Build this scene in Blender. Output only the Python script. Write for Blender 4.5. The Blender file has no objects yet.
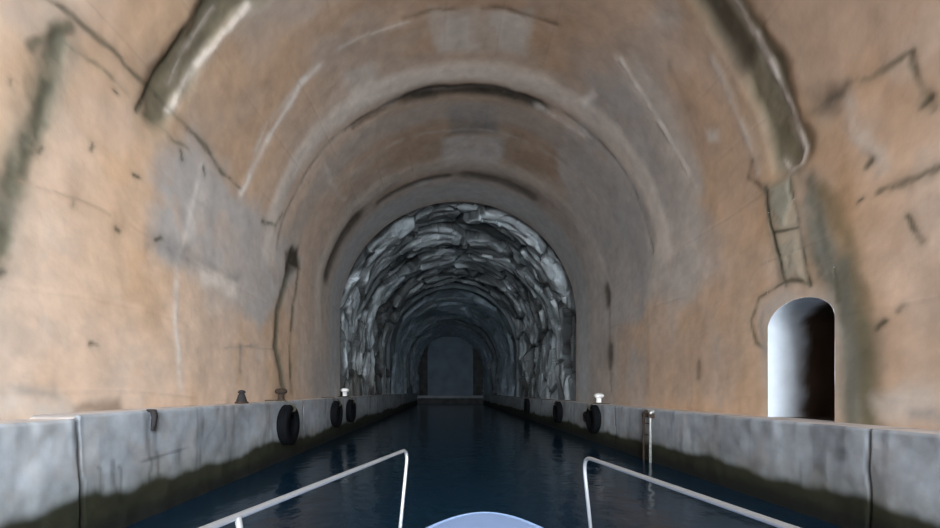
import bpy, bmesh, math, random
import numpy as np
from mathutils import Vector, Matrix

random.seed(7)
SC = bpy.context.scene
COL = SC.collection

# ------------------------------------------------------------------ place
FPX = 440.0                    # focal length in pixels of a 940 px wide frame
VX, VY = 447.0, 391.0          # where the tunnel axis vanishes
CAM_Z = 1.85                   # eye height over the water
XL, XR = -4.91, 5.93           # tunnel walls
XC, RAD = (XL + XR) / 2, (XR - XL) / 2
SPRING = CAM_Z + 3.28          # height where the vault starts
QL_Z, QR_Z = 1.57, 1.374       # quay tops
QL_X, QR_X = -4.35, 5.35       # quay edges
MOUTH = -9.0
D_LINE, D_ROCK, D_END = 20.2, 36.7, 68.0
NICHE = (6.73, 8.13)           # niche in the right wall, along the tunnel
NICHE_TOP, NICHE_SPRING = 3.41, 2.99

# ------------------------------------------------------------------ helpers
def prop(o, label=None, cat=None, group=None, kind=None):
    if label: o['label'] = label
    if cat: o['category'] = cat
    if group: o['group'] = group
    if kind: o['kind'] = kind
    return o

def empty(name, loc=(0, 0, 0), rotz=0.0):
    o = bpy.data.objects.new(name, None)
    o.empty_display_size = 0.2
    o.location = loc
    o.rotation_euler = (0, 0, rotz)
    COL.objects.link(o)
    return o

def link(name, me, mat, parent=None, smooth=True):
    if smooth:
        me.polygons.foreach_set('use_smooth', [True] * len(me.polygons))
    o = bpy.data.objects.new(name, me)
    COL.objects.link(o)
    if mat: me.materials.append(mat)
    if parent is not None: o.parent = parent
    return o

def from_bm(name, bm, mat, parent=None, smooth=True):
    bmesh.ops.recalc_face_normals(bm, faces=bm.faces)
    me = bpy.data.meshes.new(name)
    bm.to_mesh(me); bm.free()
    return link(name, me, mat, parent, smooth)

def grid_mesh(name, pts, mat, cols=None, flip=False, parent=None):
    """pts: (n, m, 3) array -> one grid mesh, optional (n, m, 3) colour attribute"""
    n, m = pts.shape[:2]
    me = bpy.data.meshes.new(name)
    idx = np.arange(n * m).reshape(n, m)
    q = np.stack([idx[:-1, :-1], idx[1:, :-1], idx[1:, 1:], idx[:-1, 1:]], -1).reshape(-1, 4)
    if flip: q = q[:, ::-1]
    me.vertices.add(n * m)
    me.vertices.foreach_set('co', pts.reshape(-1).astype(np.float32))
    me.loops.add(q.size)
    me.loops.foreach_set('vertex_index', q.reshape(-1).astype(np.int32))
    me.polygons.add(len(q))
    me.polygons.foreach_set('loop_start', np.arange(0, q.size, 4, dtype=np.int32))
    me.update(calc_edges=True)
    if cols is not None: paint(me, cols.reshape(-1, 3))
    return link(name, me, mat, parent)

def paint(me, c):
    a = me.color_attributes.new('surface', 'FLOAT_COLOR', 'POINT')
    c4 = np.ones((len(c), 4), np.float32); c4[:, :3] = np.clip(c, 0.0, 1.0)
    a.data.foreach_set('color', c4.reshape(-1))

def tube(bm, pts, r, seg=12, cap=True, r_end=None):
    pts = [Vector(p) for p in pts]
    n = len(pts)
    up = None; rings = []
    for i, p in enumerate(pts):
        t = (pts[min(i + 1, n - 1)] - pts[max(i - 1, 0)]).normalized()
        if up is None:
            up = t.orthogonal().normalized()
        else:
            up = (up - t * up.dot(t)).normalized()
        b = t.cross(up)
        rr = r if r_end is None else r + (r_end - r) * i / (n - 1)
        rings.append([bm.verts.new(p + (up * math.cos(a) + b * math.sin(a)) * rr)
                      for a in (2 * math.pi * k / seg for k in range(seg))])
    for A, B in zip(rings, rings[1:]):
        for k in range(seg):
            bm.faces.new((A[k], A[(k + 1) % seg], B[(k + 1) % seg], B[k]))
    if cap:
        bm.faces.new(rings[0][::-1]); bm.faces.new(rings[-1])

def fillet(pts, r, n=8):
    """rounds the corners of an open polyline"""
    pts = [Vector(p) for p in pts]
    out = [pts[0]]
    for a, b, c in zip(pts, pts[1:], pts[2:]):
        u, v = (a - b), (c - b)
        k = min(r, u.length * .45, v.length * .45)
        p, q = b + u.normalized() * k, b + v.normalized() * k
        for i in range(n + 1):
            t = i / n
            out.append(p * (1 - t) ** 2 + b * 2 * t * (1 - t) + q * t ** 2)
    out.append(pts[-1])
    return out

def lathe(bm, prof, seg=32, mat=Matrix(), closed=False):
    """profile (r, h) turned round local Z"""
    rings = []
    for r, h in prof:
        rings.append([bm.verts.new(mat @ Vector((r * math.cos(a), r * math.sin(a), h)))
                      for a in (2 * math.pi * k / seg for k in range(seg))])
    pairs = list(zip(rings, rings[1:]))
    if closed: pairs.append((rings[-1], rings[0]))
    for A, B in pairs:
        for k in range(seg):
            bm.faces.new((A[k], A[(k + 1) % seg], B[(k + 1) % seg], B[k]))
    if not closed:
        bm.faces.new(rings[0][::-1]); bm.faces.new(rings[-1])

def box(bm, lo, hi, bevel=0.0):
    r = bmesh.ops.create_cube(bm, size=1.0)
    lo, hi = Vector(lo), Vector(hi)
    for v in r['verts']:
        v.co = Vector(((v.co.x + .5) * (hi.x - lo.x) + lo.x, (v.co.y + .5) * (hi.y - lo.y) + lo.y, (v.co.z + .5) * (hi.z - lo.z) + lo.z))
    if bevel:
        es = list({e for v in r['verts'] for e in v.link_edges})
        bmesh.ops.bevel(bm, geom=es, offset=bevel, segments=2, affect='EDGES', profile=.7)

# numpy noise -------------------------------------------------------
def _hash(ix, iy, seed):
    h = (ix.astype(np.int64) * 374761393 + iy.astype(np.int64) * 668265263 + seed * 1442695041) & 0xFFFFFFFF
    h = ((h ^ (h >> 13)) * 1274126177) & 0xFFFFFFFF
    h = ((h ^ (h >> 16)) * 2246822519) & 0xFFFFFFFF
    return ((h ^ (h >> 15)) & 0xFFFFFF) / float(0xFFFFFF)

def vnoise(x, y, seed=0):
    x0, y0 = np.floor(x), np.floor(y)
    fx, fy = x - x0, y - y0
    fx, fy = fx * fx * (3 - 2 * fx), fy * fy * (3 - 2 * fy)
    a, b = _hash(x0, y0, seed), _hash(x0 + 1, y0, seed)
    c, d = _hash(x0, y0 + 1, seed), _hash(x0 + 1, y0 + 1, seed)
    return (a * (1 - fx) + b * fx) * (1 - fy) + (c * (1 - fx) + d * fx) * fy

def fbm(x, y, seed=0, octv=4):
    t = np.zeros(np.broadcast(x, y).shape); amp = .5; tot = 0
    for i in range(octv):
        t += amp * vnoise(x * 2 ** i + 17.3 * i, y * 2 ** i + 9.1 * i, seed + i); tot += amp; amp *= .5
    return t / tot            # 0..1

def worley(x, y, seed=0):
    x0, y0 = np.floor(x), np.floor(y)
    f1 = np.full(x.shape, 9.); f2 = np.full(x.shape, 9.); cid = np.zeros(x.shape); ox = np.zeros(x.shape); oy = np.zeros(x.shape)
    for i in (-1, 0, 1):
        for j in (-1, 0, 1):
            cx, cy = x0 + i, y0 + j
            px, py = cx + _hash(cx, cy, seed), cy + _hash(cx, cy, seed + 1)
            d = np.hypot(px - x, py - y)
            n = d < f1
            f2 = np.where(n, f1, np.minimum(f2, d))
            cid = np.where(n, _hash(cx, cy, seed + 2), cid)
            ox = np.where(n, x - px, ox); oy = np.where(n, y - py, oy)
            f1 = np.where(n, d, f1)
    return f1, f2, cid, ox, oy

def sstep(a, b, x):
    t = np.clip((x - a) / (b - a), 0, 1)
    return t * t * (3 - 2 * t)

def lin(r, g, b):
    f = lambda c: (c / 255 / 12.92) if c <= 10 else ((c / 255 + .055) / 1.055) ** 2.4
    return np.array([f(r), f(g), f(b)])

# ------------------------------------------------------------------ materials
def new_mat(name):
    m = bpy.data.materials.new(name); m.use_nodes = True
    nt = m.node_tree; nt.nodes.clear()
    out = nt.nodes.new('ShaderNodeOutputMaterial')
    p = nt.nodes.new('ShaderNodeBsdfPrincipled')
    nt.links.new(p.outputs[0], out.inputs['Surface'])
    return m, nt, p

def add_bump(nt, p, scale, strength, dist, detail=5, coord='Object'):
    tc = nt.nodes.new('ShaderNodeTexCoord')
    n = nt.nodes.new('ShaderNodeTexNoise'); n.inputs['Scale'].default_value = scale; n.inputs['Detail'].default_value = detail
    nt.links.new(tc.outputs[coord], n.inputs['Vector'])
    b = nt.nodes.new('ShaderNodeBump'); b.inputs['Strength'].default_value = strength; b.inputs['Distance'].default_value = dist
    nt.links.new(n.outputs['Fac'], b.inputs['Height'])
    nt.links.new(b.outputs[0], p.inputs['Normal'])
    return tc, n, b

def surface_mat(name, rough=.9, spec=.25, fine=9.0, amount=.16, bump=.35, bdist=.02):
    """mineral surface: stains of the mesh's own attribute, broken up by fine grain"""
    m, nt, p = new_mat(name)
    at = nt.nodes.new('ShaderNodeAttribute'); at.attribute_name = 'surface'
    tc, n, b = add_bump(nt, p, fine, bump, bdist, 7)
    n2 = nt.nodes.new('ShaderNodeTexNoise'); n2.inputs['Scale'].default_value = fine * .35; n2.inputs['Detail'].default_value = 6
    nt.links.new(tc.outputs['Object'], n2.inputs['Vector'])
    mr = nt.nodes.new('ShaderNodeMapRange')
    mr.inputs['From Min'].default_value = .3; mr.inputs['From Max'].default_value = .7
    mr.inputs['To Min'].default_value = 1 - amount; mr.inputs['To Max'].default_value = 1 + amount
    nt.links.new(n2.outputs['Fac'], mr.inputs['Value'])
    mx = nt.nodes.new('ShaderNodeVectorMath'); mx.operation = 'SCALE'
    nt.links.new(at.outputs['Color'], mx.inputs[0]); nt.links.new(mr.outputs[0], mx.inputs['Scale'])
    nt.links.new(mx.outputs[0], p.inputs['Base Color'])
    p.inputs['Roughness'].default_value = rough
    p.inputs['Specular IOR Level'].default_value = spec
    return m

def simple_mat(name, col, rough=.6, metal=0.0, spec=.5, var=.25, scale=12.0, bump=.2, bdist=.01, col2=None):
    m, nt, p = new_mat(name)
    tc, n, b = add_bump(nt, p, scale, bump, bdist)
    r = nt.nodes.new('ShaderNodeValToRGB')
    c2 = col2 if col2 is not None else tuple(c * (1 - var) for c in col)
    r.color_ramp.elements[0].position = .35; r.color_ramp.elements[0].color = (*c2, 1)
    r.color_ramp.elements[1].position = .65; r.color_ramp.elements[1].color = (*col, 1)
    nt.links.new(n.outputs['Fac'], r.inputs['Fac']); nt.links.new(r.outputs[0], p.inputs['Base Color'])
    p.inputs['Roughness'].default_value = rough; p.inputs['Metallic'].default_value = metal
    p.inputs['Specular IOR Level'].default_value = spec
    return m

M_LINING = surface_mat('stained_concrete', .88, .2, 7.0, .10, .25, .02)
M_ROCK = surface_mat('blasted_rock', .8, .3, 5.0, .25, .6, .05)
M_QUAY = surface_mat('quay_concrete', .8, .3, 9.0, .14, .3, .015)
M_PLASTER = surface_mat('niche_plaster', .85, .2, 8.0, .08, .2, .01)
M_RUBBER = simple_mat('tyre_rubber', (.004, .005, .007), .8, 0, .1, .4, 20)
M_IRON = simple_mat('dark_iron', (.030, .028, .030), .8, 0, .2, .4, 25)
M_ROPE = simple_mat('old_rope', (.10, .09, .07), .95, 0, .1, .4, 40)
M_RUST = simple_mat('rusty_iron', (.07, .045, .03), .85, .2, .3, .5, 25, col2=(.025, .02, .018))
M_WHITE = simple_mat('white_paint', (.80, .80, .80), .5, 0, .5, .15, 14)
M_STEEL = simple_mat('polished_steel', (.33, .34, .35), .4, .5, .5, .06, 30, .02, .002)
M_GALV = simple_mat('galvanised_steel', (.50, .51, .49), .5, .5, .5, .3, 20)
M_GEL = simple_mat('pale_gelcoat', (.22, .32, .53), .35, 0, .5, .05, 6, .02, .002)
M_HULL = simple_mat('hull_gelcoat', (.70, .72, .76), .3, 0, .5, .05, 6, .02, .002)

def water_mat():
    m, nt, p = new_mat('tunnel_water')
    tc = nt.nodes.new('ShaderNodeTexCoord')
    mp = nt.nodes.new('ShaderNodeMapping'); mp.inputs['Scale'].default_value = (1.0, .8, 1)
    nt.links.new(tc.outputs['Object'], mp.inputs['Vector'])
    n = nt.nodes.new('ShaderNodeTexNoise'); n.inputs['Scale'].default_value = 1.6; n.inputs['Detail'].default_value = 4
    nt.links.new(mp.outputs[0], n.inputs['Vector'])
    b = nt.nodes.new('ShaderNodeBump'); b.inputs['Strength'].default_value = .30; b.inputs['Distance'].default_value = .10
    nt.links.new(n.outputs['Fac'], b.inputs['Height']); nt.links.new(b.outputs[0], p.inputs['Normal'])
    p.inputs['Base Color'].default_value = (.004, .017, .034, 1)
    p.inputs['Roughness'].default_value = .14
    p.inputs['IOR'].default_value = 1.33
    return m
M_WATER = water_mat()

# ------------------------------------------------------------------ lining: surface coordinates and stains
# s: distance along the cross-section from the left springing line (left wall negative, right wall beyond pi*RAD)
def unproj(px, py):
    """where the sight line of a photo point meets the lining -> (depth, s)"""
    a, b = (px - VX) / FPX, (VY - py) / FPX
    xs = XL if a < 0 else XR
    if abs(a) > 1e-9:
        d = xs / a
        if b * d <= SPRING - CAM_Z:
            z = CAM_Z + b * d
            return d, (z - SPRING) if a < 0 else math.pi * RAD + (SPRING - z)
    cx, cz = XC, SPRING - CAM_Z
    A = a * a + b * b; B = -2 * (a * cx + b * cz); C = cx * cx + cz * cz - RAD * RAD
    d = (-B + math.sqrt(max(B * B - 4 * A * C, 0))) / (2 * A)
    ang = math.atan2(b * d - cz, a * d - cx)
    return d, (math.pi - ang) * RAD

def dense(pts, step=6.0, closed=False):
    out = []
    L = list(zip(pts, pts[1:] + (pts[:1] if closed else [])))
    if not closed: L = list(zip(pts, pts[1:]))
    for (x0, y0), (x1, y1) in L:
        n = max(1, int(math.hypot(x1 - x0, y1 - y0) / step))
        for i in range(n): out.append((x0 + (x1 - x0) * i / n, y0 + (y1 - y0) * i / n))
    if not closed: out.append(pts[-1])
    return np.array([unproj(*p) for p in out])

class Marks:
    """stains, joints and patches of the lining; each a line or an area on its surface"""
    def __init__(self): self.items = []
    def line(self, pts, w, col, a=1.0, soft=.5, depth=0.0, rag=.35, freq=2.0, mult=False, brk=0.0):
        self.items.append(('l', dense(pts), w, np.array(col), a, soft, depth, rag, freq, mult, brk))
    def ring(self, d, s0, s1, w, col, a=1.0, soft=.5, depth=0.0, rag=.3, freq=1.5, mult=False, brk=0.0):
        s = np.linspace(s0, s1, 60)
        self.items.append(('l', np.stack([np.full(60, d), s], 1), w, np.array(col), a, soft, depth, rag, freq, mult, brk))
    def area(self, pts, col, a=1.0, soft=.15, depth=0.0, rag=.25, freq=1.2, mult=False, brk=0.0):
        self.items.append(('p', dense(pts, 8.0, True), soft, np.array(col), min(1.0, a * 1.35), soft, depth, rag, freq, mult, brk))

    def apply(self, D, S, col, disp):
        for k, (t, P, w, c, a, soft, depth, rag, freq, mult, brk) in enumerate(self.items):
            lo, hi = P.min(0) - (w + rag + soft + .3), P.max(0) + (w + rag + soft + .3)
            m = (D > lo[0]) & (D < hi[0]) & (S > lo[1]) & (S < hi[1])
            if not m.any(): continue
            d, s = D[m], S[m]
            wob = (fbm(d * freq, s * freq, 100 + k, 4) - .5) * 2 * rag
            wob2 = (fbm(d * freq, s * freq, 300 + k, 4) - .5) * 2 * rag
            d2, s2 = d + wob, s + wob2
            best = np.full(d.shape, 1e9)
            inside = np.zeros(d.shape, bool)
            Q = P if t == 'l' else np.vstack([P, P[:1]])
            for (ax, ay), (bx, by) in zip(Q, Q[1:]):
                vx, vy = bx - ax, by - ay
                L = vx * vx + vy * vy + 1e-12
                u = np.clip(((d2 - ax) * vx + (s2 - ay) * vy) / L, 0, 1)
                best = np.minimum(best, (d2 - ax - u * vx) ** 2 + (s2 - ay - u * vy) ** 2)
                if t == 'p':
                    cond = ((ay > s2) != (by > s2))
                    xx = vx * (s2 - ay) / (vy if abs(vy) > 1e-12 else 1e-12) + ax
                    inside ^= cond & (d2 < xx)
            best = np.sqrt(best)
            if t == 'l':
                ww = w * ((.8 + .4 * fbm(d * 1.9 + 7 * k, s * 1.9, 700 + k, 3)) if w > .28 else .45 + 1.1 * fbm(d * 1.9 + 7 * k, s * 1.9, 700 + k, 3))
                sf = min(1.0, soft * 1.5)
                al = 1 - sstep(ww * .5 * (1 - sf), ww * .5 * (1 + sf) + 1e-4, best)
                halo = (1 - sstep(0, w * 1.3 + .05, best)) * .30
                keep = .92 if w > .28 else .6
                al = np.maximum(al * (keep + (1 - keep) * sstep(.36, .56, fbm(d * 3.1, s * 3.1 + k, 720 + k, 4))), halo)
            else:
                sd = np.where(inside, best, -best)
                al = sstep(-soft * 1.4, soft * 1.4, sd) * (.65 + .35 * sstep(.38, .58, fbm(d * 2.3, s * 2.3 + k, 740 + k, 5)))
            if brk:
                al = al * sstep(brk - .15, brk + .15, fbm(d * freq * 1.7 + 31, s * freq * 1.7, 500 + k, 4))
            al3 = (al * a)[..., None]
            if mult: col[m] = col[m] * (1 - al3 + al3 * c)
            else: col[m] = col[m] * (1 - al3) + c * al3
            if depth: disp[m] += .42 * depth * al ** 2

PEACH = np.array([.62, .47, .36])
OCHRE = np.array([.64, .41, .235])
GREY = np.array([.42, .40, .385])
PALE = np.array([.66, .60, .54])
WHITE = np.array([.74, .70, .66])
BROWN = np.array([.37, .265, .19])
DARK = np.array([.055, .045, .035])
OLIVE = np.array([.13, .125, .085])
GREEN = np.array([.24, .235, .19])

MK = Marks()
PI_R = math.pi * RAD
exec_marks = []
def build_marks():
    A, L = MK.area, MK.line
    # broad colour zones
    A([(0, 110), (60, 80), (160, 110), (190, 240), (170, 400), (0, 410)], PEACH * 1.12, .8, .6, 0, .6, .5)
    A([(90, 130), (165, 110), (185, 230), (150, 330), (110, 300), (80, 200)], OCHRE, .45, .5, 0, .5, .6)
    A([(165, 100), (240, 190), (330, 80), (300, 30), (230, 40)], BROWN * 1.35, .55, .4, 0, .4, .8)
    A([(150, 175), (190, 125), (260, 215), (300, 260), (262, 330), (205, 285), (150, 250)], GREY * 1.15, .8, .25, 0, .35, 1.2)
    A([(240, 190), (300, 110), (360, 130), (345, 200), (330, 250), (300, 240)], PEACH * .9, .5, .4)
    A([(610, 60), (640, 80), (700, 190), (720, 240), (690, 300), (640, 300), (600, 200), (560, 130)], GREY * 1.0, .8, .3, 0, .5, 1.0)
    A([(640, 240), (700, 200), (730, 260), (700, 300), (650, 300)], PALE * .88, .65, .3, 0, .5, 1.6)
    A([(635, 55), (655, 75), (700, 170), (705, 200), (680, 205), (650, 130)], PALE * .82, .6, .15, 0, .2, 1.6)
    L([(618, 62), (650, 112), (688, 180)], .16, PALE, .8, .6, -.01, .10, 1.5)
    L([(668, 60), (690, 110), (703, 160)], .10, BROWN * .9, .5, .6, 0, .12, 1.5)
    A([(595, 215), (640, 200), (650, 250), (640, 320), (600, 330)], GREY * np.array([.9, .95, 1.0]), .6, .25, 0, .4, 1.4)
    A([(700, 40), (760, 130), (765, 300), (735, 400), (610, 400), (700, 300), (710, 190), (660, 90)], PEACH * .85, .45, .3, 0, .4, .9)
    A([(800, 120), (850, 110), (880, 260), (870, 400), (850, 400), (850, 250)], OCHRE * .85, .5, .3, 0, .4, 1.0)
    A([(870, 170), (940, 130), (940, 420), (880, 420)], PEACH * 1.1, .6, .4, 0, .5, .7)
    A([(760, 0), (940, 0), (940, 90), (830, 90)], BROWN * 1.5, .45, .5, 0, .4, .8)
    A([(0, 0), (230, 0), (150, 80), (60, 20), (0, 60)], BROWN * 1.6, .35, .5, 0, .4, .8)
    # grey panels along the crown
    A([(430, 5), (478, 12), (480, 50), (437, 55)], PALE * .80, .95, .12, 0, .15, 1.5)
    A([(486, 12), (530, 8), (526, 55), (486, 50)], PALE * .80, .95, .12, 0, .15, 1.5)
    A([(447, 107), (495, 107), (497, 134), (450, 134)], GREY * .5, .9, .12, 0, .12, 1.5)
    A([(440, 137), (505, 137), (500, 165), (445, 165)], GREY * 1.15, .9, .12, 0, .12, 1.5)
    A([(385, 105), (445, 105), (440, 165), (390, 180)], BROWN * .95, .5, .25)
    A([(500, 105), (560, 140), (560, 175), (510, 170)], BROWN * .9, .55, .25)
    A([(555, 150), (580, 150), (620, 230), (640, 320), (600, 320), (580, 240)], GREY * 1.05, .7, .2, 0, .3, 1.2)
    A([(345, 70), (372, 65), (375, 95), (350, 108)], PALE * .8, .7, .15, 0, .2, 1.6)
    # ring bands and joints of the lining
    MK.ring(12.0, .6, PI_R - .6, .85, PALE * 1.0, .9, .4, -.03, .12, .8)
    MK.ring(13.6, .6, PI_R - .6, 1.0, GREY * .85, .6, .4, 0, .15, .8)
    MK.ring(12.75, PI_R * .40, PI_R * .63, .52, DARK, 1.0, .5, .12, .08, 1.2)
    MK.ring(12.75, PI_R * .30, PI_R * .40, .25, BROWN * .5, .8, .5, .05, .1, 1.2)
    MK.ring(12.8, PI_R * .63, PI_R * .72, .25, WHITE * .9, .8, .5, 0, .12, 1.2)
    MK.ring(12.6, PI_R * .05, PI_R * .96, .12, GREY * .6, .6, .6, .05, .12, 1.2, brk=.35)
    MK.ring(17.8, PI_R * .30, PI_R * .47, .40, DARK * 1.4, .9, .5, .08, .08, 1.0)
    MK.ring(17.8, PI_R * .52, PI_R * .68, .65, DARK * 1.2, .9, .5, .08, .08, 1.0)
    MK.ring(16.8, -.5, PI_R + .5, 1.0, PALE * .75, .6, .4, -.04, .15, 1.0)
    MK.ring(19.2, -3, PI_R + 3, 1.9, GREY * np.array([.95, 1.03, 1.10]), .9, .4, 0, .25, 1.0)
    MK.ring(17.4, PI_R * .08, PI_R * .23, .75, DARK, .9, .5, .09, .06, 1.0)
    MK.ring(10.1, PI_R * .12, PI_R * .42, .10, PALE, .8, .6, .0, .12, 1.4, brk=.4)
    MK.ring(10.0, PI_R * .40, PI_R * .62, .09, BROWN * .6, .8, .6, .03, .14, 1.4, brk=.42)
    MK.ring(14.6, PI_R * .1, PI_R * .9, .12, PALE * .8, .5, .6, 0, .12, 1.4, brk=.45)
    L([(318, 68), (300, 85), (272, 130), (247, 183), (240, 190)], .17, WHITE * 1.1, .85, .6, 0, .10, 1.6)
    # great groove near the mouth: left limb
    L([(262, -25), (225, 5), (195, 45), (170, 85), (160, 105)], .75, OLIVE * 1.1, .92, .35, .16, .14, 1.4)
    L([(205, 0), (178, 45), (150, 95), (140, 112)], .10, OLIVE * .8, .8, .5, .04, .1, 1.6)
    L([(248, 8), (210, 52), (185, 88), (172, 112)], .13, PALE, .85, .6, -.03, .1, 1.6)
    L([(215, 10), (190, 50), (172, 80)], .07, PALE * .8, .7, .6, .0, .1, 1.6)
    L([(30, -5), (70, 18), (120, 55), (165, 105), (205, 148), (241, 190)], .10, OLIVE * .7, .75, .6, .03, .12, 1.6, brk=.3)
    L([(55, 30), (100, 65), (150, 115), (200, 165)], .07, OLIVE * 1.2, .6, .6, .0, .14, 1.6, brk=.4)
    # streak at the far left
    L([(58, 35), (48, 70), (35, 115), (18, 165), (6, 215), (-4, 260)], .26, OLIVE * 1.0, .95, .5, .03, .12, 1.8)
    L([(58, 35), (45, 80), (25, 140), (5, 210)], .36, GREEN * 1.2, .45, .6, 0, .2, 1.6)
    L([(55, 45), (44, 85), (30, 130), (12, 180), (2, 230)], .16, OLIVE * .8, .8, .6, .0, .12, 1.8)
    L([(30, 45), (52, 35), (72, 28)], .12, OLIVE * .8, .8, .6, .0, .12, 1.8)
    # left wall details
    L([(203, 165), (190, 215), (178, 260), (176, 320), (182, 385)], .12, WHITE, .75, .7, -.01, .08, 1.6)
    L([(205, 190), (188, 240)], .28, WHITE, .5, .7, 0, .12, 1.6)
    A([(148, 232), (165, 228), (205, 262), (240, 275), (235, 290), (195, 272), (150, 250)], GREY * .62, .5, .12, 0, .15, 1.6)
    A([(196, 265), (240, 282), (238, 298), (200, 285)], PALE * 1.05, .7, .1, 0, .12, 1.6)
    L([(292, 252), (287, 275), (278, 310), (275, 345), (284, 392)], .34, OLIVE * .75, .9, .55, .06, .10, 1.6)
    L([(300, 262), (294, 300), (290, 345), (292, 392)], .20, OLIVE * .9, .8, .55, .04, .10, 1.6)
    A([(284, 250), (298, 248), (300, 268), (286, 275)], DARK, .85, .1, .06, .1, 2)
    L([(240, 345), (240, 372)], .12, GREY * .5, .7, .6, .0, .08, 2)
    L([(225, 348), (258, 344)], .07, GREY * .6, .5, .6, .0, .08, 2)
    L([(262, 222), (275, 228), (282, 215)], .12, OLIVE * .8, .8, .6, .0, .15, 2)
    A([(75, 405), (120, 398), (125, 412), (75, 414)], BROWN * .55, .75, .06, 0, .08, 2.5)
    A([(0, 392), (60, 396), (75, 415), (0, 421)], PALE * .8, .7, .12, 0, .15, 2)
    A([(12, 385), (55, 388), (60, 398), (15, 396)], GREY * .7, .6, .06, 0, .1, 2)
    rnd = random.Random(3)
    for x, y in ((8, 82), (92, 146), (135, 175), (74, 205), (115, 92), (182, 155), (204, 172), (117, 230), (158, 240), (3, 272), (95, 345), (40, 150)):
        k = rnd.uniform(.4, 1.3); an = rnd.uniform(0, 3.1)
        L([(x - 3 * k * math.cos(an), y - 3 * k * math.sin(an)), (x + 3 * k * math.cos(an), y + 3 * k * math.sin(an))], .075 * k, OLIVE * .6, .8, .9, .02, .06, 4)
    L([(20, 180), (75, 200), (110, 215)], .04, BROWN, .5, .6, .01, .08, 1.6, brk=.4)
    # broad groove near the mouth: right limb, with its pale edge
    L([(690, -40), (722, 0), (748, 45), (775, 100), (790, 150)], .85, OLIVE * 1.25, .92, .3, .16, .12, 1.4)
    L([(700, -15), (725, 25), (745, 62)], .45, DARK * 1.3, .8, .5, .04, .1, 1.6)
    L([(712, -30), (742, 15), (768, 62), (788, 105), (802, 150), (800, 163)], .10, WHITE, .9, .5, -.05, .05, 1.4)
    L([(800, 163), (790, 170), (782, 160)], .09, PALE, .8, .5, -.03, .05, 1.4)
    L([(712, 62), (735, 105), (752, 145), (758, 170)], .14, PALE * .9, .7, .6, -.02, .12, 1.4)
    L([(752, 160), (748, 178), (765, 190), (790, 172)], .09, BROWN * .5, .8, .6, .02, .1, 1.6)
    A([(764, 185), (790, 178), (800, 225), (806, 280), (782, 282), (770, 235)], GREEN * 1.5, .75, .1, -.05, .06, 1.5)
    L([(766, 186), (771, 225), (782, 262), (786, 285)], .07, OLIVE * .7, .9, .5, .03, .04, 1.6)
    L([(790, 176), (798, 220), (806, 270), (810, 285)], .07, OLIVE * .8, .9, .5, .03, .04, 1.6)
    L([(772, 234), (797, 228)], .05, OLIVE * .7, .8, .5, .02, .03, 1.6)
    A([(800, 170), (815, 190), (835, 270), (872, 330), (878, 428), (838, 428), (836, 300), (808, 285)], GREEN * .72, .72, .2, 0, .2, 1.4)
    L([(812, 200), (830, 270), (850, 340), (858, 425)], .30, GREEN * 1.25 + np.array([0, .03, .05]), .7, .6, 0, .15, 1.6)
    L([(820, 190), (845, 240), (862, 300), (868, 425)], .30, OLIVE * np.array([1.5, 1.25, 1.0]), .75, .7, 0, .14, 1.8)
    L([(808, 180), (822, 225), (838, 285)], .22, GREEN * .7, .7, .7, 0, .12, 1.8)
    # stones patched round the niche
    L([(770, 350), (757, 342), (752, 322), (760, 298), (785, 284), (808, 284)], .08, OLIVE * .9, .8, .6, .02, .08, 2)
    L([(765, 348), (760, 325), (764, 312)], .08, GREY * .6, .7, .6, .02, .06, 2)
    A([(762, 350), (760, 305), (785, 288), (830, 290), (842, 330), (838, 420), (766, 420)], PALE * .8, .55, .1, 0, .08, 2)
    L([(842, 262), (845, 300), (849, 350), (851, 426)], .26, GREEN * .78, .9, .6, 0, .10, 1.8)
    L([(856, 280), (864, 340), (868, 426)], .16, OLIVE * 1.3, .6, .7, 0, .12, 1.8)
    L([(835, 270), (838, 300)], .08, OLIVE, .7, .6, .01, .06, 2)
    # wall right of the groove
    A([(812, 92), (845, 85), (850, 100), (830, 118), (810, 110)], DARK * 3, .75, .15, .04, .15, 1.8)
    L([(845, 85), (880, 72), (915, 48), (912, 62), (928, 95), (935, 108)], .09, OLIVE * .9, .75, .6, .02, .12, 2, brk=.3)
    L([(848, 105), (862, 135), (880, 150), (885, 165)], .22, PALE, .7, .6, -.01, .15, 1.8)
    L([(880, 190), (912, 182), (935, 168)], .08, OLIVE * .8, .7, .6, .02, .12, 2, brk=.35)
    L([(912, 215), (918, 245)], .07, OLIVE * .7, .8, .6, .01, .08, 2)
    for x, y in ((862, 200), (892, 188), (935, 172), (900, 310), (880, 325), (928, 100), (868, 165)):
        k = rnd.uniform(.5, 1.3)
        L([(x - 2 * k, y + 3 * k), (x + 3 * k, y - 3 * k)], .08 * k, OLIVE * .6, .8, .9, .02, .06, 4)
    A([(880, 395), (940, 380), (940, 428), (885, 424)], PALE * .95, .55, .12, 0, .2, 2)
    A([(905, 412), (935, 405), (940, 418), (910, 420)], GREY * .8, .5, .06, 0, .1, 2.5)
    # ridge and streaks on the right haunch
    L([(622, 60), (640, 90), (664, 130), (695, 186)], .10, WHITE, .9, .6, -.05, .06, 1.4)
    L([(628, 52), (616, 68), (636, 100)], .10, PALE * .8, .7, .6, 0, .1, 1.6)
    L([(634, 62), (655, 92), (680, 140), (700, 185)], .28, PALE * .85, .85, .6, 0, .12, 1.6)
    A([(578, 98), (592, 88), (596, 94), (584, 106)], WHITE, .8, .1, 0, .12, 1.8)
    A([(650, 10), (675, 8), (680, 25), (655, 22)], PALE * .8, .6, .1, .02, .2, 2)
    A([(706, 130), (718, 128), (718, 140), (708, 140)], PALE, .8, .08, 0, .1, 2)
    L([(607, 290), (608, 302)], .50, DARK, .85, .6, .05, .1, 2)
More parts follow.
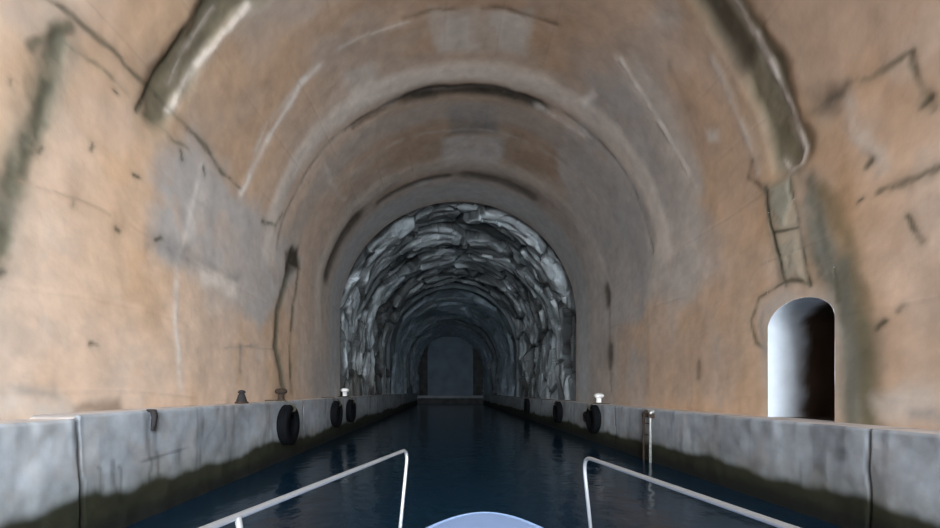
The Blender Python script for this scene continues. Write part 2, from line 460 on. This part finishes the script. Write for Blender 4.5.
    L([(609, 305), (610, 345)], .14, BROWN * .6, .7, .6, .02, .1, 2)
    L([(610, 348), (610, 362)], .50, DARK, .85, .6, .05, .1, 2)
    L([(610, 362), (611, 392)], .16, BROWN * .6, .7, .6, .02, .1, 2)
    L([(699, 362), (699, 376)], .16, DARK, .9, .5, .04, .05, 2)
    L([(560, 170), (585, 215), (612, 290)], .16, PALE * .8, .6, .6, 0, .12, 1.2)
    L([(645, 300), (642, 395)], .22, PALE * .75, .4, .7, 0, .15, 1.4)
    L([(716, 340), (718, 405)], .22, PALE * .85, .45, .7, 0, .15, 1.4)
    L([(322, 160), (330, 185), (345, 200)], .18, PALE * .9, .6, .6, 0, .2, 1.4)
build_marks()

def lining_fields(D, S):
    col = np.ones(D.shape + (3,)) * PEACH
    big = fbm(D * .35, S * .35, 1, 5)[..., None]
    mid = fbm(D * 1.3 + 5, S * 1.3, 11, 5)[..., None]
    blot = fbm(D * .8 + 50, S * .5 + 9, 15, 5)[..., None]
    streak = fbm(D * 2.6, S * .22, 21, 4)[..., None]
    col = col * (1 - .55 * sstep(.5, .72, big)) + GREY * 1.0 * .55 * sstep(.5, .72, big)
    col = col * (1 - .35 * sstep(.52, .75, mid)) + PALE * .35 * sstep(.52, .75, mid)
    col = col * (1 - .55 * sstep(.48, .66, blot)) + OCHRE * .92 * .55 * sstep(.48, .66, blot)
    col = col * (.84 + .34 * streak)
    # board marks of the shuttering, lifts along the tunnel
    lift = np.abs(((S + .4 * fbm(D * .3, S * .3, 41, 2)) / 1.25) % 1.0 - .5) * 1.25
    seam = (1 - sstep(.0, .035, lift)) * sstep(.45, .6, fbm(D * .5, S * .5, 51, 3))
    col = col * (1 - .16 * seam[..., None])
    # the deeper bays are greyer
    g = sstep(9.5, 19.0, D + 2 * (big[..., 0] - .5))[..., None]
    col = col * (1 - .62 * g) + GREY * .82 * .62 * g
    # the crown blends to a darker brown
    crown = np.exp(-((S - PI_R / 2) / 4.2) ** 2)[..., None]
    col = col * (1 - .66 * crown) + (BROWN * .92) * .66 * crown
    disp = (fbm(D * .55, S * .55, 61, 5) - .5) * .06 + (fbm(D * 2.5, S * 2.5, 71, 3) - .5) * .010 + seam * .004
    MK.apply(D, S, col, disp)
    fine = fbm(D * 6, S * 6, 81, 3)[..., None]
    col = col * (.93 + .14 * fine)
    return col, disp

def lining_points(D, S, disp, rad=RAD, xl=XL, xr=XR):
    """disp > 0 pushes into the wall"""
    ang = math.pi - np.clip(S, 0, PI_R) / RAD
    nx, nz = np.cos(ang), np.sin(ang)
    X = XC + (rad + disp) * nx
    Z = SPRING + (rad + disp) * nz
    left, right = S < 0, S > PI_R
    Z = np.where(left, SPRING + S, np.where(right, SPRING - (S - PI_R), Z))
    return np.stack([X, D, Z], -1)

dnear = np.concatenate([np.linspace(MOUTH, 2.8, 40), np.exp(np.linspace(math.log(3.0), math.log(D_LINE), 330))])

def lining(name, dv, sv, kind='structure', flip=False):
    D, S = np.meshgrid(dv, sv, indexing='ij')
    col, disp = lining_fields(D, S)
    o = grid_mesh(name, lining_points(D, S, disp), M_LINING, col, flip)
    return prop(o, kind=kind)

SL0 = QL_Z - .15 - SPRING
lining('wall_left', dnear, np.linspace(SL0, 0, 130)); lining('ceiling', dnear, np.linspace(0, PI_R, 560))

# right wall, with the arched niche left open
def niche_top(d):
    c, h = sum(NICHE) / 2, (NICHE[1] - NICHE[0]) / 2
    u = np.clip((d - c) / h, -1, 1)
    return NICHE_SPRING + (NICHE_TOP - NICHE_SPRING) * np.sqrt(1 - u * u)

def right_wall():
    lo, hi = QR_Z - .15, SPRING
    nd = np.sort(np.concatenate([dnear[(dnear < NICHE[0] - .01) | (dnear > NICHE[1] + .01)], ]))
    c, h = sum(NICHE) / 2, (NICHE[1] - NICHE[0]) / 2
    mid = c - h * np.cos(np.linspace(0, math.pi, 60))
    a = np.append(nd[nd < NICHE[0]], NICHE[0]); b = np.insert(nd[nd > NICHE[1]], 0, NICHE[1])
    V, Q, C = [], [], []
    n0 = 0
    for dv, base in ((a, lambda d: np.full(d.shape, lo)), (mid, niche_top), (b, lambda d: np.full(d.shape, lo))):
        m = 130
        T = np.linspace(0, 1, m)
        D = np.repeat(dv[:, None], m, 1)
        B = base(dv)[:, None]
        Z = hi + (B - hi) * T[None, :]
        S = PI_R + (SPRING - Z)
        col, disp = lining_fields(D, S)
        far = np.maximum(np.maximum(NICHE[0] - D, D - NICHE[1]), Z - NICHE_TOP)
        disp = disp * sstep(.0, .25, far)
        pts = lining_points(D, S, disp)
        idx = np.arange(D.size).reshape(D.shape) + n0
        Q.append(np.stack([idx[:-1, :-1], idx[1:, :-1], idx[1:, 1:], idx[:-1, 1:]], -1).reshape(-1, 4))
        V.append(pts.reshape(-1, 3)); C.append(col.reshape(-1, 3)); n0 += D.size
    V, Q, C = np.vstack(V), np.vstack(Q), np.vstack(C)
    me = bpy.data.meshes.new('wall_right')
    me.vertices.add(len(V)); me.vertices.foreach_set('co', V.reshape(-1).astype(np.float32))
    me.loops.add(Q.size); me.loops.foreach_set('vertex_index', Q.reshape(-1).astype(np.int32))
    me.polygons.add(len(Q)); me.polygons.foreach_set('loop_start', np.arange(0, Q.size, 4, dtype=np.int32))
    me.update(calc_edges=True)
    paint(me, C)
    prop(link('wall_right', me, M_LINING), kind='structure')
right_wall()

# the niche: plastered reveal, then a passage with its shade painted into the colour
def niche():
    c, h = sum(NICHE) / 2, (NICHE[1] - NICHE[0]) / 2
    prof = [(NICHE[1], QR_Z - .1)]
    for z in np.linspace(QR_Z, NICHE_SPRING, 14): prof.append((NICHE[1], z))
    for a in np.linspace(0, math.pi, 26)[1:-1]:
        prof.append((c + h * math.cos(a), NICHE_SPRING + (NICHE_TOP - NICHE_SPRING) * math.sin(a)))
    for z in np.linspace(NICHE_SPRING, QR_Z, 14): prof.append((NICHE[0], z))
    prof.append((NICHE[0], QR_Z - .1))
    prof = np.array(prof)
    T = np.concatenate([[0, .012, .03], np.linspace(.08, 2.6, 40)])
    n, m = len(prof), len(T)
    P = np.zeros((n, m, 3)); C = np.zeros((n, m, 3))
    for j, t in enumerate(T):
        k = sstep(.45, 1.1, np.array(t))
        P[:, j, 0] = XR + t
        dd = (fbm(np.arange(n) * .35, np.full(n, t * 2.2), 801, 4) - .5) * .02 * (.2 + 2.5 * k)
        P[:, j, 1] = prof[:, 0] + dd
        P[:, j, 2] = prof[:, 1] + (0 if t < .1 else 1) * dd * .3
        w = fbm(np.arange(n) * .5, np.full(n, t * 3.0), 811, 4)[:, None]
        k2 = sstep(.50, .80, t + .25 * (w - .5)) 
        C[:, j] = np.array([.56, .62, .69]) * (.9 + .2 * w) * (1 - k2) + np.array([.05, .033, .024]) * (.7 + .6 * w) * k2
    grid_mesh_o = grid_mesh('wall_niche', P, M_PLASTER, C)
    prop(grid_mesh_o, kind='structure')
    bm = bmesh.new(); box(bm, (XR + 2.55, NICHE[0] - .3, QR_Z - .2), (XR + 2.8, NICHE[1] + .3, NICHE_TOP + .3))
    me_o = from_bm('wall_niche_end', bm, M_RUST, smooth=False); prop(me_o, kind='structure')
    bm = bmesh.new(); box(bm, (XR + .02, NICHE[0] - .1, QR_Z - .3), (XR + 2.7, NICHE[1] + .1, QR_Z - .004))
    prop(from_bm('floor_niche', bm, M_RUST, smooth=False), kind='structure')
niche()

# ------------------------------------------------------------------ rock section and the far lining
def rock():
    dv = np.exp(np.linspace(math.log(D_LINE - .12), math.log(D_ROCK + .3), 240))
    sv = np.linspace(SL0, PI_R + SPRING - QR_Z + .15, 620)
    D, S = np.meshgrid(dv, sv, indexing='ij')
    wd = D + 1.2 * (fbm(D * .5, S * .5, 901, 3) - .5); ws = S + 1.2 * (fbm(D * .5, S * .5, 911, 3) - .5)
    f1, f2, cid, ox, oy = worley(wd * .50, ws * .36, 920)
    g1, g2, cid2, px, py = worley(wd * 1.25, ws * .95, 940)
    a1, a2 = cid * 6.28, (cid * 17.0 % 1.0) * 6.28
    disp = (cid - .5) * .42 + (ox * np.cos(a1) + oy * np.sin(a1)) * .30
    disp += (cid2 - .5) * .10 + (px * np.cos(cid2 * 40) + py * np.sin(cid2 * 40)) * .12
    crack = 1 - sstep(.02, .14, f2 - f1)
    disp += crack * .10 + (fbm(D * 1.6, S * .8, 951, 5) - .5) * .30
    disp *= sstep(D_LINE + .1, D_LINE + .8, D)
    disp += (sstep(D_LINE + .01, D_LINE + .10, D)) * .13 * (1 - sstep(D_LINE + .4, D_LINE + 1.6, D)) + .02
    hold = sstep(D_ROCK - .6, D_ROCK, D); disp = disp * (1 - hold) + .55 * hold
    low = np.minimum(np.abs(S - SL0), np.abs(sv[-1] - S))
    disp *= .35 + .65 * sstep(.2, 2.0, low)
    disp += .30 * np.exp(-((D - 31.6) / .5) ** 2) * sstep(.2, 2.0, low)
    col = np.ones(D.shape + (3,)) * np.array([.43, .49, .53])
    col *= (.75 + .5 * cid2)[..., None]
    pale = sstep(.52, .70, fbm(D * 1.3 + 3, S * .45, 961, 4))[..., None]
    col = col * (1 - .7 * pale) + np.array([.66, .73, .78]) * .7 * pale
    wet_dark = sstep(.50, .62, fbm(D * 1.2, S * .30, 971, 4) + .34 * np.exp(-((D - D_LINE - .25) / .5) ** 2) + .26 * np.exp(-((D - 31.8 - 1.5 * (fbm(S * .4, D * .1, 977, 3) - .5)) / .9) ** 2) + .12 * sstep(D_ROCK - 2.0, D_ROCK - .5, D))[..., None]  # wet streaks, darkened further at the portal edge, mid ring and far end
    col = col * (1 - .75 * wet_dark) + np.array([.055, .055, .055]) * .75 * wet_dark
    brown = (sstep(.5, .7, fbm(D * .6, S * .6, 981, 3)) * (1 - sstep(.5, 3.0, low)))[..., None]
    col = col * (1 - .6 * brown) + np.array([.16, .13, .09]) * .6 * brown
    col *= (1 - .75 * crack)[..., None]
    prop(grid_mesh('wall_rock', lining_points(D, S, disp), M_ROCK, col), kind='structure')
rock()

def far_lining():
    dv = np.concatenate([[D_ROCK - .02, D_ROCK, D_ROCK + .02], np.linspace(D_ROCK + .25, 53, 60), [53.02, 53.3], np.linspace(53.6, D_END + .2, 50)])
    sv = np.linspace(SL0, PI_R + SPRING - QR_Z + .15, 260)
    D, S = np.meshgrid(dv, sv, indexing='ij')
    step = .62 * sstep(D_ROCK - .01, D_ROCK + .01, D) - .62 * 0
    disp = .5 + .1 * (D < D_ROCK - .01) - step - .30 * sstep(53.0, 53.1, D)
    fq = worley(D * .45 + fbm(D * .5, S * .5, 1003, 3), S * .30, 1005)
    disp += ((fbm(D * .5, S * .4, 1001, 5) - .5) * .5 + (fq[2] - .5) * .30 + (1 - sstep(.02, .15, fq[1] - fq[0])) * .15) * sstep(D_ROCK, D_ROCK + 1.5, D)
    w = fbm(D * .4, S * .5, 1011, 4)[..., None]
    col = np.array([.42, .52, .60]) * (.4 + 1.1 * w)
    col = col * (1 - .75 * (sstep(51.5, 52.8, D) * (1 - sstep(54, 55, D)))[..., None])  # darkness painted on the step's lip to hold down its highlight
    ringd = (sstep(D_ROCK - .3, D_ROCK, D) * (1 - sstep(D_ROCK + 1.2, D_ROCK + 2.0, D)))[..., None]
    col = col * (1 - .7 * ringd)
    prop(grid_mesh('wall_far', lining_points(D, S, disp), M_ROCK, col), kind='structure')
far_lining()

def arch_slab(name, d0, d1, w0, hmax, springz, mat, col=None):
    """solid arched plug, flat face toward the camera"""
    bm = bmesh.new()
    prof = [(XC - w0, -.3), (XC - w0, springz)] + [(XC - w0 * math.cos(a), springz + (hmax - springz) * math.sin(a)) for a in np.linspace(0, math.pi, 30)[1:-1]] + [(XC + w0, springz), (XC + w0, -.3)]
    A = [bm.verts.new((x, d0, z)) for x, z in prof]; B = [bm.verts.new((x, d1, z)) for x, z in prof]
    bm.faces.new(A); bm.faces.new(B[::-1])
    for i in range(len(prof)):
        j = (i + 1) % len(prof); bm.faces.new((A[j], A[i], B[i], B[j]))
    return from_bm(name, bm, mat, smooth=False)

M_END = simple_mat('end_wall_stone', (.06, .065, .07), .9, 0, .2, .4, 1.2, .3, .05)
M_COPING = simple_mat('end_coping', (.22, .25, .28), .9, 0, .2, .25, .6, .2, .03)
M_PLUG = simple_mat('end_wall_concrete', (.13, .17, .215), .9, 0, .2, .25, .6, .2, .03)
prop(arch_slab('wall_back', D_END, D_END + .8, RAD + 1.2, SPRING + RAD + 1.2, SPRING, M_END), kind='structure')
prop(arch_slab('wall_back_plug', D_END - 1.2, D_END + .3, 3.45, CAM_Z + 9.6, 7.2, M_PLUG), kind='structure')
bm = bmesh.new(); box(bm, (QL_X - .3, D_END - 3.2, -.4), (QR_X + .3, D_END + .2, 1.15), .05)
prop(from_bm('quay_end', bm, M_END, smooth=False), kind='structure')
bm = bmesh.new(); box(bm, (QL_X - .3, D_END - 3.35, .80), (QR_X + .3, D_END - 2.4, 1.17), .04)
prop(from_bm('trim_1', bm, M_COPING, smooth=False), kind='structure')

# ------------------------------------------------------------------ quays
def quay(name, side):
    edge, wall, top = (QL_X, XL - .25, QL_Z) if side < 0 else (QR_X, XR + .25, QR_Z)
    joints = [5.2, 13.3, 18, 24, 31, 40, 50] if side < 0 else [5.56, 14, 19, 25, 32, 42, 52]
    dv = np.concatenate([np.linspace(MOUTH, 2.6, 24), np.exp(np.linspace(math.log(2.8), math.log(D_END + .3), 420))])
    for j in joints: dv = np.concatenate([dv, [j - .03, j - .012, j, j + .012, j + .03]])
    dv = np.unique(dv)
    # profile: from the wall over the top, a rounded nosing, down the face
    br = .045
    pr = [(wall, top, 0)] + [(wall + (edge + side * br - wall) * t, top, 0) for t in np.linspace(.2, 1, 8)]
    for a in np.linspace(0, math.pi / 2, 6)[1:]: pr.append((edge + side * br - side * br * math.sin(a), top - br + br * math.cos(a), 1))
    for z in np.linspace(top - br, -.5, 72)[1:]: pr.append((edge, z, 1))
    pr = np.array(pr)
    D = np.repeat(dv[:, None], len(pr), 1)
    X = np.repeat(pr[None, :, 0], len(dv), 0); Z = np.repeat(pr[None, :, 1], len(dv), 0); F = np.repeat(pr[None, :, 2], len(dv), 0)
    sd = 2000 if side < 0 else 2300
    U = Z + 1.7 * X * (1 - F)
    rough = (fbm(D * .8, U * .8, sd, 5) - .5) * .05 + (fbm(D * 4, U * 4, sd + 7, 3) - .5) * .02
    X = X + side * F * rough * 1.2
    Z = Z + (1 - F) * rough * .25
    if side < 0:                       # the nearest block has settled a little
        drop = .045 * (1 - sstep(5.16, 5.22, D)); Z = Z - drop * (Z > .2)
    jm = np.zeros(D.shape)
    for j in joints:
        wob = j + .12 * (fbm(Z * 1.5 + j, Z * 0 + j, sd + 31, 3) - .5) * F
        jm = np.maximum(jm, (1 - sstep(.012, .035 if j > 6 else .03, np.abs(D - wob))))
    X = X + side * F * jm * .012
    n1 = fbm(D * .7, U * 1.2, sd + 41, 5)[..., None]; n2 = fbm(D * 2.4, U * 2.0, sd + 51, 4)[..., None]
    drip = fbm(D * 5.0, U * .7, sd + 61, 3)[..., None]
    col = np.array([.36, .40, .445]) * (.6 + .7 * n1)
    warm = sstep(.52, .68, n2)
    col = col * (1 - .35 * warm) + np.array([.36, .34, .32]) * .35 * warm
    topc = (1 - F)[..., None]
    col = col * (1 - topc) + np.array([.52, .48, .46]) * (.85 + .3 * n2) * topc
    col = col * (1 - .35 * sstep(.55, .75, drip) * F[..., None])
    # weed and slime up to the high-water mark
    hw = .52 + .26 * (fbm(D * .55, D * 0, sd + 71, 3) - .5) + .14 * (fbm(D * 3, U * 1.5, sd + 81, 3) - .5)
    moss = (1 - sstep(-.10, .07, Z - hw))[..., None]
    green = np.array([.026, .029, .016]) * (.5 + .9 * n2)
    black = np.array([.010, .012, .010])
    tide = sstep(.10, .36, Z)[..., None]
    green = green * tide + black * (1 - tide)
    col = col * (1 - moss) + green * moss
    hint = (1 - sstep(-.05, .42, Z - hw))[..., None]
    col = col * (1 - .35 * hint * (1 - moss)) + np.array([.12, .13, .09]) * .35 * hint * (1 - moss)
    col = col * (1 - .6 * jm[..., None])
    if side < 0:                       # a ragged crack running down from the dark notch
        for d0, z0, z1, wd in ((6.42, 1.5, .5, .05), (6.62, .95, .55, .05), (5.75, .95, .6, .05), (5.5, .9, .55, .05), (5.9, .85, .5, .04)):
            wob = d0 + .25 * (fbm(Z * 2.2 + d0 * 3, Z * 0, sd + 91, 4) - .5)
            k = (1 - sstep(wd * .3, wd, np.abs(D - wob))) * sstep(z1 - .05, z1 + .05, Z) * (1 - sstep(z0 - .02, z0 + .05, Z)) * F
            col = col * (1 - .38 * k[..., None])
        k = (1 - sstep(.012, .035, np.abs(Z - .86 - .05 * (D - 6.6)))) * sstep(6.2, 6.3, D) * (1 - sstep(7.2, 7.5, D)) * F
        col = col * (1 - .35 * k[..., None])
    else:
        k = (1 - sstep(.05, .2, np.hypot(D - 6.0, (Z - .98) * 1.4) + .2 * (n2[..., 0] - .5)))[..., None] * F[..., None]
        col = col * (1 - .35 * k)
    prop(grid_mesh(name, np.stack([X, D, Z], -1), M_QUAY, col, flip=side > 0), kind='structure')
quay('quay_left', -1); quay('quay_right', 1)

# water: the canal and the bay outside
bm = bmesh.new()
for x0, x1, y0, y1 in ((QL_X - .4, QR_X + .4, MOUTH, D_END + .5), (-14, 14, MOUTH - 6, MOUTH)):
    bm.faces.new([bm.verts.new(p) for p in ((x0, y0, 0), (x1, y0, 0), (x1, y1, 0), (x0, y1, 0))])
prop(from_bm('water', bm, M_WATER, smooth=False), kind='structure')

# ------------------------------------------------------------------ the boat
HEAD = math.radians(5.2)
BOW = 3.12
DECK = CAM_Z - .83
boat = empty('motorboat', (0, 0, 0), -HEAD)
prop(boat, 'pale blue boat foredeck with steel bow rails in the middle of the dark canal', 'boat')
def half(y):
    t = max(BOW - y, 0.0)
    return min(.60 * math.sqrt(t), .60 * math.sqrt(t)) if t < 2.6 else .967 + (1.12 - .967) * min((t - 2.6) / 2.0, 1)
def boat_mesh():
    ys = [BOW - .0005] + [BOW - t for t in (.006, .02, .05, .09, .15, .22, .3, .4, .55, .7, .9, 1.2, 1.6, 2.1, 2.6, 3.2, 4.0, 5.0, 6.0)]
    bm = bmesh.new(); rings = []
    for y in ys:
        t = BOW - y; h = half(y)
        kz = -.35 + .75 * math.exp(-t * 1.6)
        pr = [(h, DECK - .03), (h * .985 + .012, DECK - .06), (h * .93, DECK - .35), (h * .80, .15 + .2 * math.exp(-t)), (h * .45, kz + .12), (0, kz)]
        pr = pr + [(-x, z) for x, z in pr[-2::-1]]
        rings.append([bm.verts.new((x, y, z)) for x, z in pr])
    for A, B in zip(rings, rings[1:]):
        for i in range(len(A) - 1): bm.faces.new((A[i], A[i + 1], B[i + 1], B[i]))
    bm.faces.new(rings[-1]); bm.faces.new(rings[0][::-1])
    hull = from_bm('hull', bm, M_HULL, boat)
    bm = bmesh.new(); rings = []
    for y in ys:
        h = half(y)
        us = np.linspace(-1, 1, 15)
        row = [(h, DECK - .05)] if False else []
        for u in us: row.append((u * h, DECK - .03 + .03 * min(1, h / .9) * (1 - abs(u) ** 3)))
        rings.append([bm.verts.new((x, y, z)) for x, z in row])
    for A, B in zip(rings, rings[1:]):
        for i in range(len(A) - 1): bm.faces.new((A[i], A[i + 1], B[i + 1], B[i]))
    deck = from_bm('deck', bm, M_GEL, boat)
    bm = bmesh.new()
    pts = [(-half(y), y, DECK - .045) for y in ys[::-1]] + [(half(y), y, DECK - .045) for y in ys]
    tube(bm, pts, .022, 8); from_bm('rub_rail', bm, M_GEL, boat)
boat_mesh()
RH = CAM_Z - .35                      # rail height
Rinv = Matrix.Rotation(HEAD, 4, 'Z')
def at(px, py, z):
    """point at height z seen at a photo position, in the boat's own axes"""
    d = (CAM_Z - z) * FPX / (py - VY)
    return Rinv @ Vector(((px - VX) / FPX * d, d, z))
for side in (-1, 1):
    if side < 0:
        c, r0 = at(408, 449, RH), at(208, 528, RH); foot = at(399, 540, DECK + .02); st = at(238, 517, RH)
    else:
        c, r0 = at(583, 456, RH), at(790, 528, RH); foot = at(592, 542, DECK + .02); st = r0 + (r0 - at(583, 456, RH)) * .12
    back = r0 + (r0 - c).normalized() * .75
    bm = bmesh.new()
    tube(bm, fillet([foot, c, back, back + Vector((0, -.25, -.25)), back + Vector((0, -.30, DECK - RH + .02))], .10), .0098, 14)
    rail = from_bm('bow_rail', bm, M_STEEL, boat)
    bm = bmesh.new()
    b = st.copy(); b.z = DECK + .01; b += Vector((-side * .06, .02, 0))
    tube(bm, [st, st.lerp(b, .5), b], .0092, 12)
    from_bm('stanchion', bm, M_STEEL, rail)
    for q in (foot, b):
        bm = bmesh.new()
        lathe(bm, [(.035, 0), (.035, .008), (.02, .014), (.016, .03)], 16, Matrix.Translation((q.x, q.y, DECK - .008)))
        from_bm('base_flange', bm, M_STEEL, rail)

# ------------------------------------------------------------------ tyres hung as fenders
def tyre_mesh():
    bm = bmesh.new()
    R, r, w = .50, .27, .13
    prof = [(r, -w * .55), (r + .02, -w * .85), (R * .72, -w * 1.02), (R * .90, -w * .98), (R * .965, -w * .82)]
    for h in (-.72, -.45, -.40, -.32, -.05, 0, .05, .32, .40, .45, .72):
        groove = h in (-.40, 0.0, .40)
        prof.append((R - (.014 if groove else 0), w * h))
    prof += [(R * .965, w * .82), (R * .90, w * .98), (R * .72, w * 1.02), (r + .02, w * .85), (r, w * .55), (r + .035, w * .4), (R - .05, w * .6), (R - .05, -w * .6), (r + .035, -w * .4)]
    lathe(bm, prof, 48, Matrix.Rotation(math.pi / 2, 4, 'Y'), closed=True)
    return bm
tyre_src = None
def tyre(side, d, zc, label, scale=1.0):
    global tyre_src
    edge = QL_X if side < 0 else QR_X
    top = QL_Z if side < 0 else QR_Z
    t = empty('tyre_fender', (edge - side * .165 * scale, d, zc))
    t.scale = (scale,) * 3
    prop(t, label, 'tyre', 'tyre fenders hung along the quays')
    if tyre_src is None:
        tyre_src = from_bm('tyre', tyre_mesh(), M_RUBBER, t)
    else:
        o = tyre_src.copy(); COL.objects.link(o); o.parent = t
    bm = bmesh.new()
    x1 = side * .155
    for e in (-.05, .05):
        pts = [(.0, e, .29), (-side * .15, e, .33), (-side * .165, e, .44), (-side * .06, e, .53), (x1 * .9, e * 1.3, max((top - zc) / scale + .035, .40)), (side * .55, e * 2, (top - zc) / scale + .03)]
        tube(bm, fillet(pts, .05, 4), .013, 8)
    from_bm('hanging_rope', bm, M_ROPE, t)
    return t
tyre(-1, 11.6, .96, 'nearest black tyre hung on the left quay, just below the rusty bollard', 1.06)
tyre(-1, 16.7, .98, 'second black tyre along the left quay, just before the white bollard')
tyre(-1, 19.2, .98, 'third black tyre along the left quay, under the white bollard')
tyre(1, 15.6, .86, 'black tyre on the right quay directly under the white bollard')
tyre(1, 20.6, .86, 'black tyre on the right quay, second one beyond the ladder')
tyre(1, 28.6, .86, 'farthest black tyre on the right quay, dim beside the rock section')

# small round hole of a drain in the right quay
bm = bmesh.new()
lathe(bm, [(.15, -.02), (.19, -.02), (.20, .0), (.20, .05), (.19, .06), (.15, .06), (.14, .05), (.14, -.01)], 24, Matrix.Translation((QR_X - .02, 16.9, .86)) @ Matrix.Rotation(-math.pi / 2, 4, 'Y'), closed=True)
t = from_bm('drain_pipe', bm, M_RUST); prop(t, 'small dark round drain outlet in the right quay beside the tyre', 'drain')
bm = bmesh.new(); lathe(bm, [(.14, 0), (.02, .002)], 24, Matrix.Translation((QR_X - .03, 16.9, .86)) @ Matrix.Rotation(-math.pi / 2, 4, 'Y'))
from_bm('opening', bm, M_RUBBER, t)

# ------------------------------------------------------------------ bollards
def bollard(x, d, z, mat_head, mat_post, label, s=1.0, cone=False):
    b = empty('mooring_bollard', (x, d, z)); b.scale = (s,) * 3
    prop(b, label, 'bollard', 'mooring bollards on the quays')
    bm = bmesh.new(); lathe(bm, [(.155, 0), (.155, .02), (.145, .035), (.12, .05)], 28); from_bm('base_plate', bm, M_RUST, b)
    bm = bmesh.new()
    if cone: lathe(bm, [(.13, .03), (.115, .08), (.075, .20), (.06, .24)], 28)
    else: lathe(bm, [(.12, .03), (.10, .08), (.095, .2), (.11, .24)], 28)
    from_bm('post', bm, mat_post, b)
    bm = bmesh.new()
    if cone: lathe(bm, [(.05, .235), (.085, .25), (.09, .275), (.06, .305), (.02, .315)], 28)
    else: lathe(bm, [(.10, .22), (.17, .25), (.185, .30), (.17, .35), (.11, .385), (.03, .395)], 28)
    from_bm('head', bm, mat_head, b)
bollard(-4.62, 9.9, QL_Z, M_IRON, M_IRON, 'small dark cone-shaped bollard on the left quay, nearest one', .95, True)
bollard(-4.60, 12.2, QL_Z, M_RUST, M_RUST, 'rusty brown bollard on the left quay above the nearest tyre', .9)
bollard(-4.62, 19.9, QL_Z, M_WHITE, M_WHITE, 'white painted bollard on the left quay before the rock section', 1.05)
bollard(5.62, 16.3, QR_Z, M_WHITE, M_WHITE, 'white painted bollard on the right quay above a tyre', 1.0)

# ------------------------------------------------------------------ ladder on the right quay
lad = empty('quay_ladder', (QR_X - .10, 11.55, 0))
prop(lad, 'narrow grey steel ladder running down the right quay into the water', 'ladder')
for y, m in ((-.19, M_GALV), (.19, M_RUST)):
    bm = bmesh.new()
    tube(bm, fillet([(0, y, -.45), (0, y, QR_Z - .06), (.22, y, QR_Z - .06)], .07), .034, 12)
    r = from_bm('rail', bm, m, lad)
    if m is M_RUST: r['label'] = 'dark rusted ladder rail'
for z in (-.2, .1, .4, .7, 1.0, 1.28):
    bm = bmesh.new(); tube(bm, [(0, -.19, z), (0, .19, z)], .013, 10); from_bm('rung', bm, M_RUST, lad)
for y in (-.19, .19):
    bm = bmesh.new(); box(bm, (-.03, y - .05, QR_Z - .22), (.11, y + .05, QR_Z - .12), .01); from_bm('bracket', bm, M_RUST, lad, False)

# added iron standing in for a dark notch in the left quay
mi = empty('notch_iron', (QL_X, 6.45, QL_Z))
prop(mi, 'dark notch on the left quay face above a crack, built as an iron', 'dark notch')
bm = bmesh.new(); box(bm, (-.03, -.05, -.03), (.05, .05, .012), .012); from_bm('plate', bm, M_IRON, mi, False)
bm = bmesh.new(); tube(bm, [(.04, 0, .0), (.055, .01, -.1), (.05, -.005, -.22), (.035, 0, -.30)], .046, 12, r_end=.028); from_bm('hook', bm, M_IRON, mi)

# ------------------------------------------------------------------ light: open sky outside the mouth, hazy low sun
w = bpy.data.worlds.new('sky'); SC.world = w; w.use_nodes = True
nt = w.node_tree; nt.nodes.clear()
out = nt.nodes.new('ShaderNodeOutputWorld'); bg = nt.nodes.new('ShaderNodeBackground')
tc = nt.nodes.new('ShaderNodeTexCoord'); sx = nt.nodes.new('ShaderNodeSeparateXYZ'); rp = nt.nodes.new('ShaderNodeValToRGB')
nt.links.new(tc.outputs['Generated'], sx.inputs[0]); mp = nt.nodes.new('ShaderNodeMapRange'); mp.inputs['From Min'].default_value = -1.0
nt.links.new(sx.outputs['Z'], mp.inputs['Value']); nt.links.new(mp.outputs[0], rp.inputs['Fac'])
e = rp.color_ramp.elements
e[0].position = 0.3; e[0].color = (.10, .16, .20, 1)
e[1].position = .9; e[1].color = (.30, .48, .85, 1)
k = e.new(.485); k.color = (.35, .42, .47, 1)
k = e.new(.51); k.color = (.95, .97, 1.0, 1)
k = e.new(.62); k.color = (.72, .84, 1.0, 1)
nt.links.new(rp.outputs[0], bg.inputs['Color']); bg.inputs['Strength'].default_value = 5.0
nt.links.new(bg.outputs[0], out.inputs['Surface'])

sun = bpy.data.lights.new('sun', 'SUN'); sun.energy = 22.0; sun.angle = math.radians(70); sun.color = (.93, .97, 1.0)
so = bpy.data.objects.new('sun', sun); COL.objects.link(so)
dirv = Vector((-.24, 1.0, -.20)).normalized()
so.rotation_euler = dirv.to_track_quat('-Z', 'Y').to_euler()
so.location = (2, -30, 12)

# ------------------------------------------------------------------ camera
cam = bpy.data.cameras.new('camera'); co = bpy.data.objects.new('camera', cam); COL.objects.link(co)
cam.sensor_width = 36.0; cam.lens = 36.0 * FPX / 940.0
cam.shift_x = (470.0 - VX) / 940.0; cam.shift_y = (VY - 264.0) / 940.0
cam.clip_start = .05; cam.clip_end = 600
co.location = (0, 0, CAM_Z); co.rotation_euler = (math.pi / 2, 0, 0)
SC.camera = co

SC.view_settings.view_transform = 'Standard'; SC.view_settings.look = 'None'
SC.view_settings.exposure = 0.17; SC.view_settings.gamma = 1.0; SC.view_settings.use_curve_mapping = False
SC.cycles.use_denoising = True
SC.cycles.max_bounces = 12; SC.cycles.diffuse_bounces = 8
SC.cycles.caustics_reflective = False; SC.cycles.caustics_refractive = False
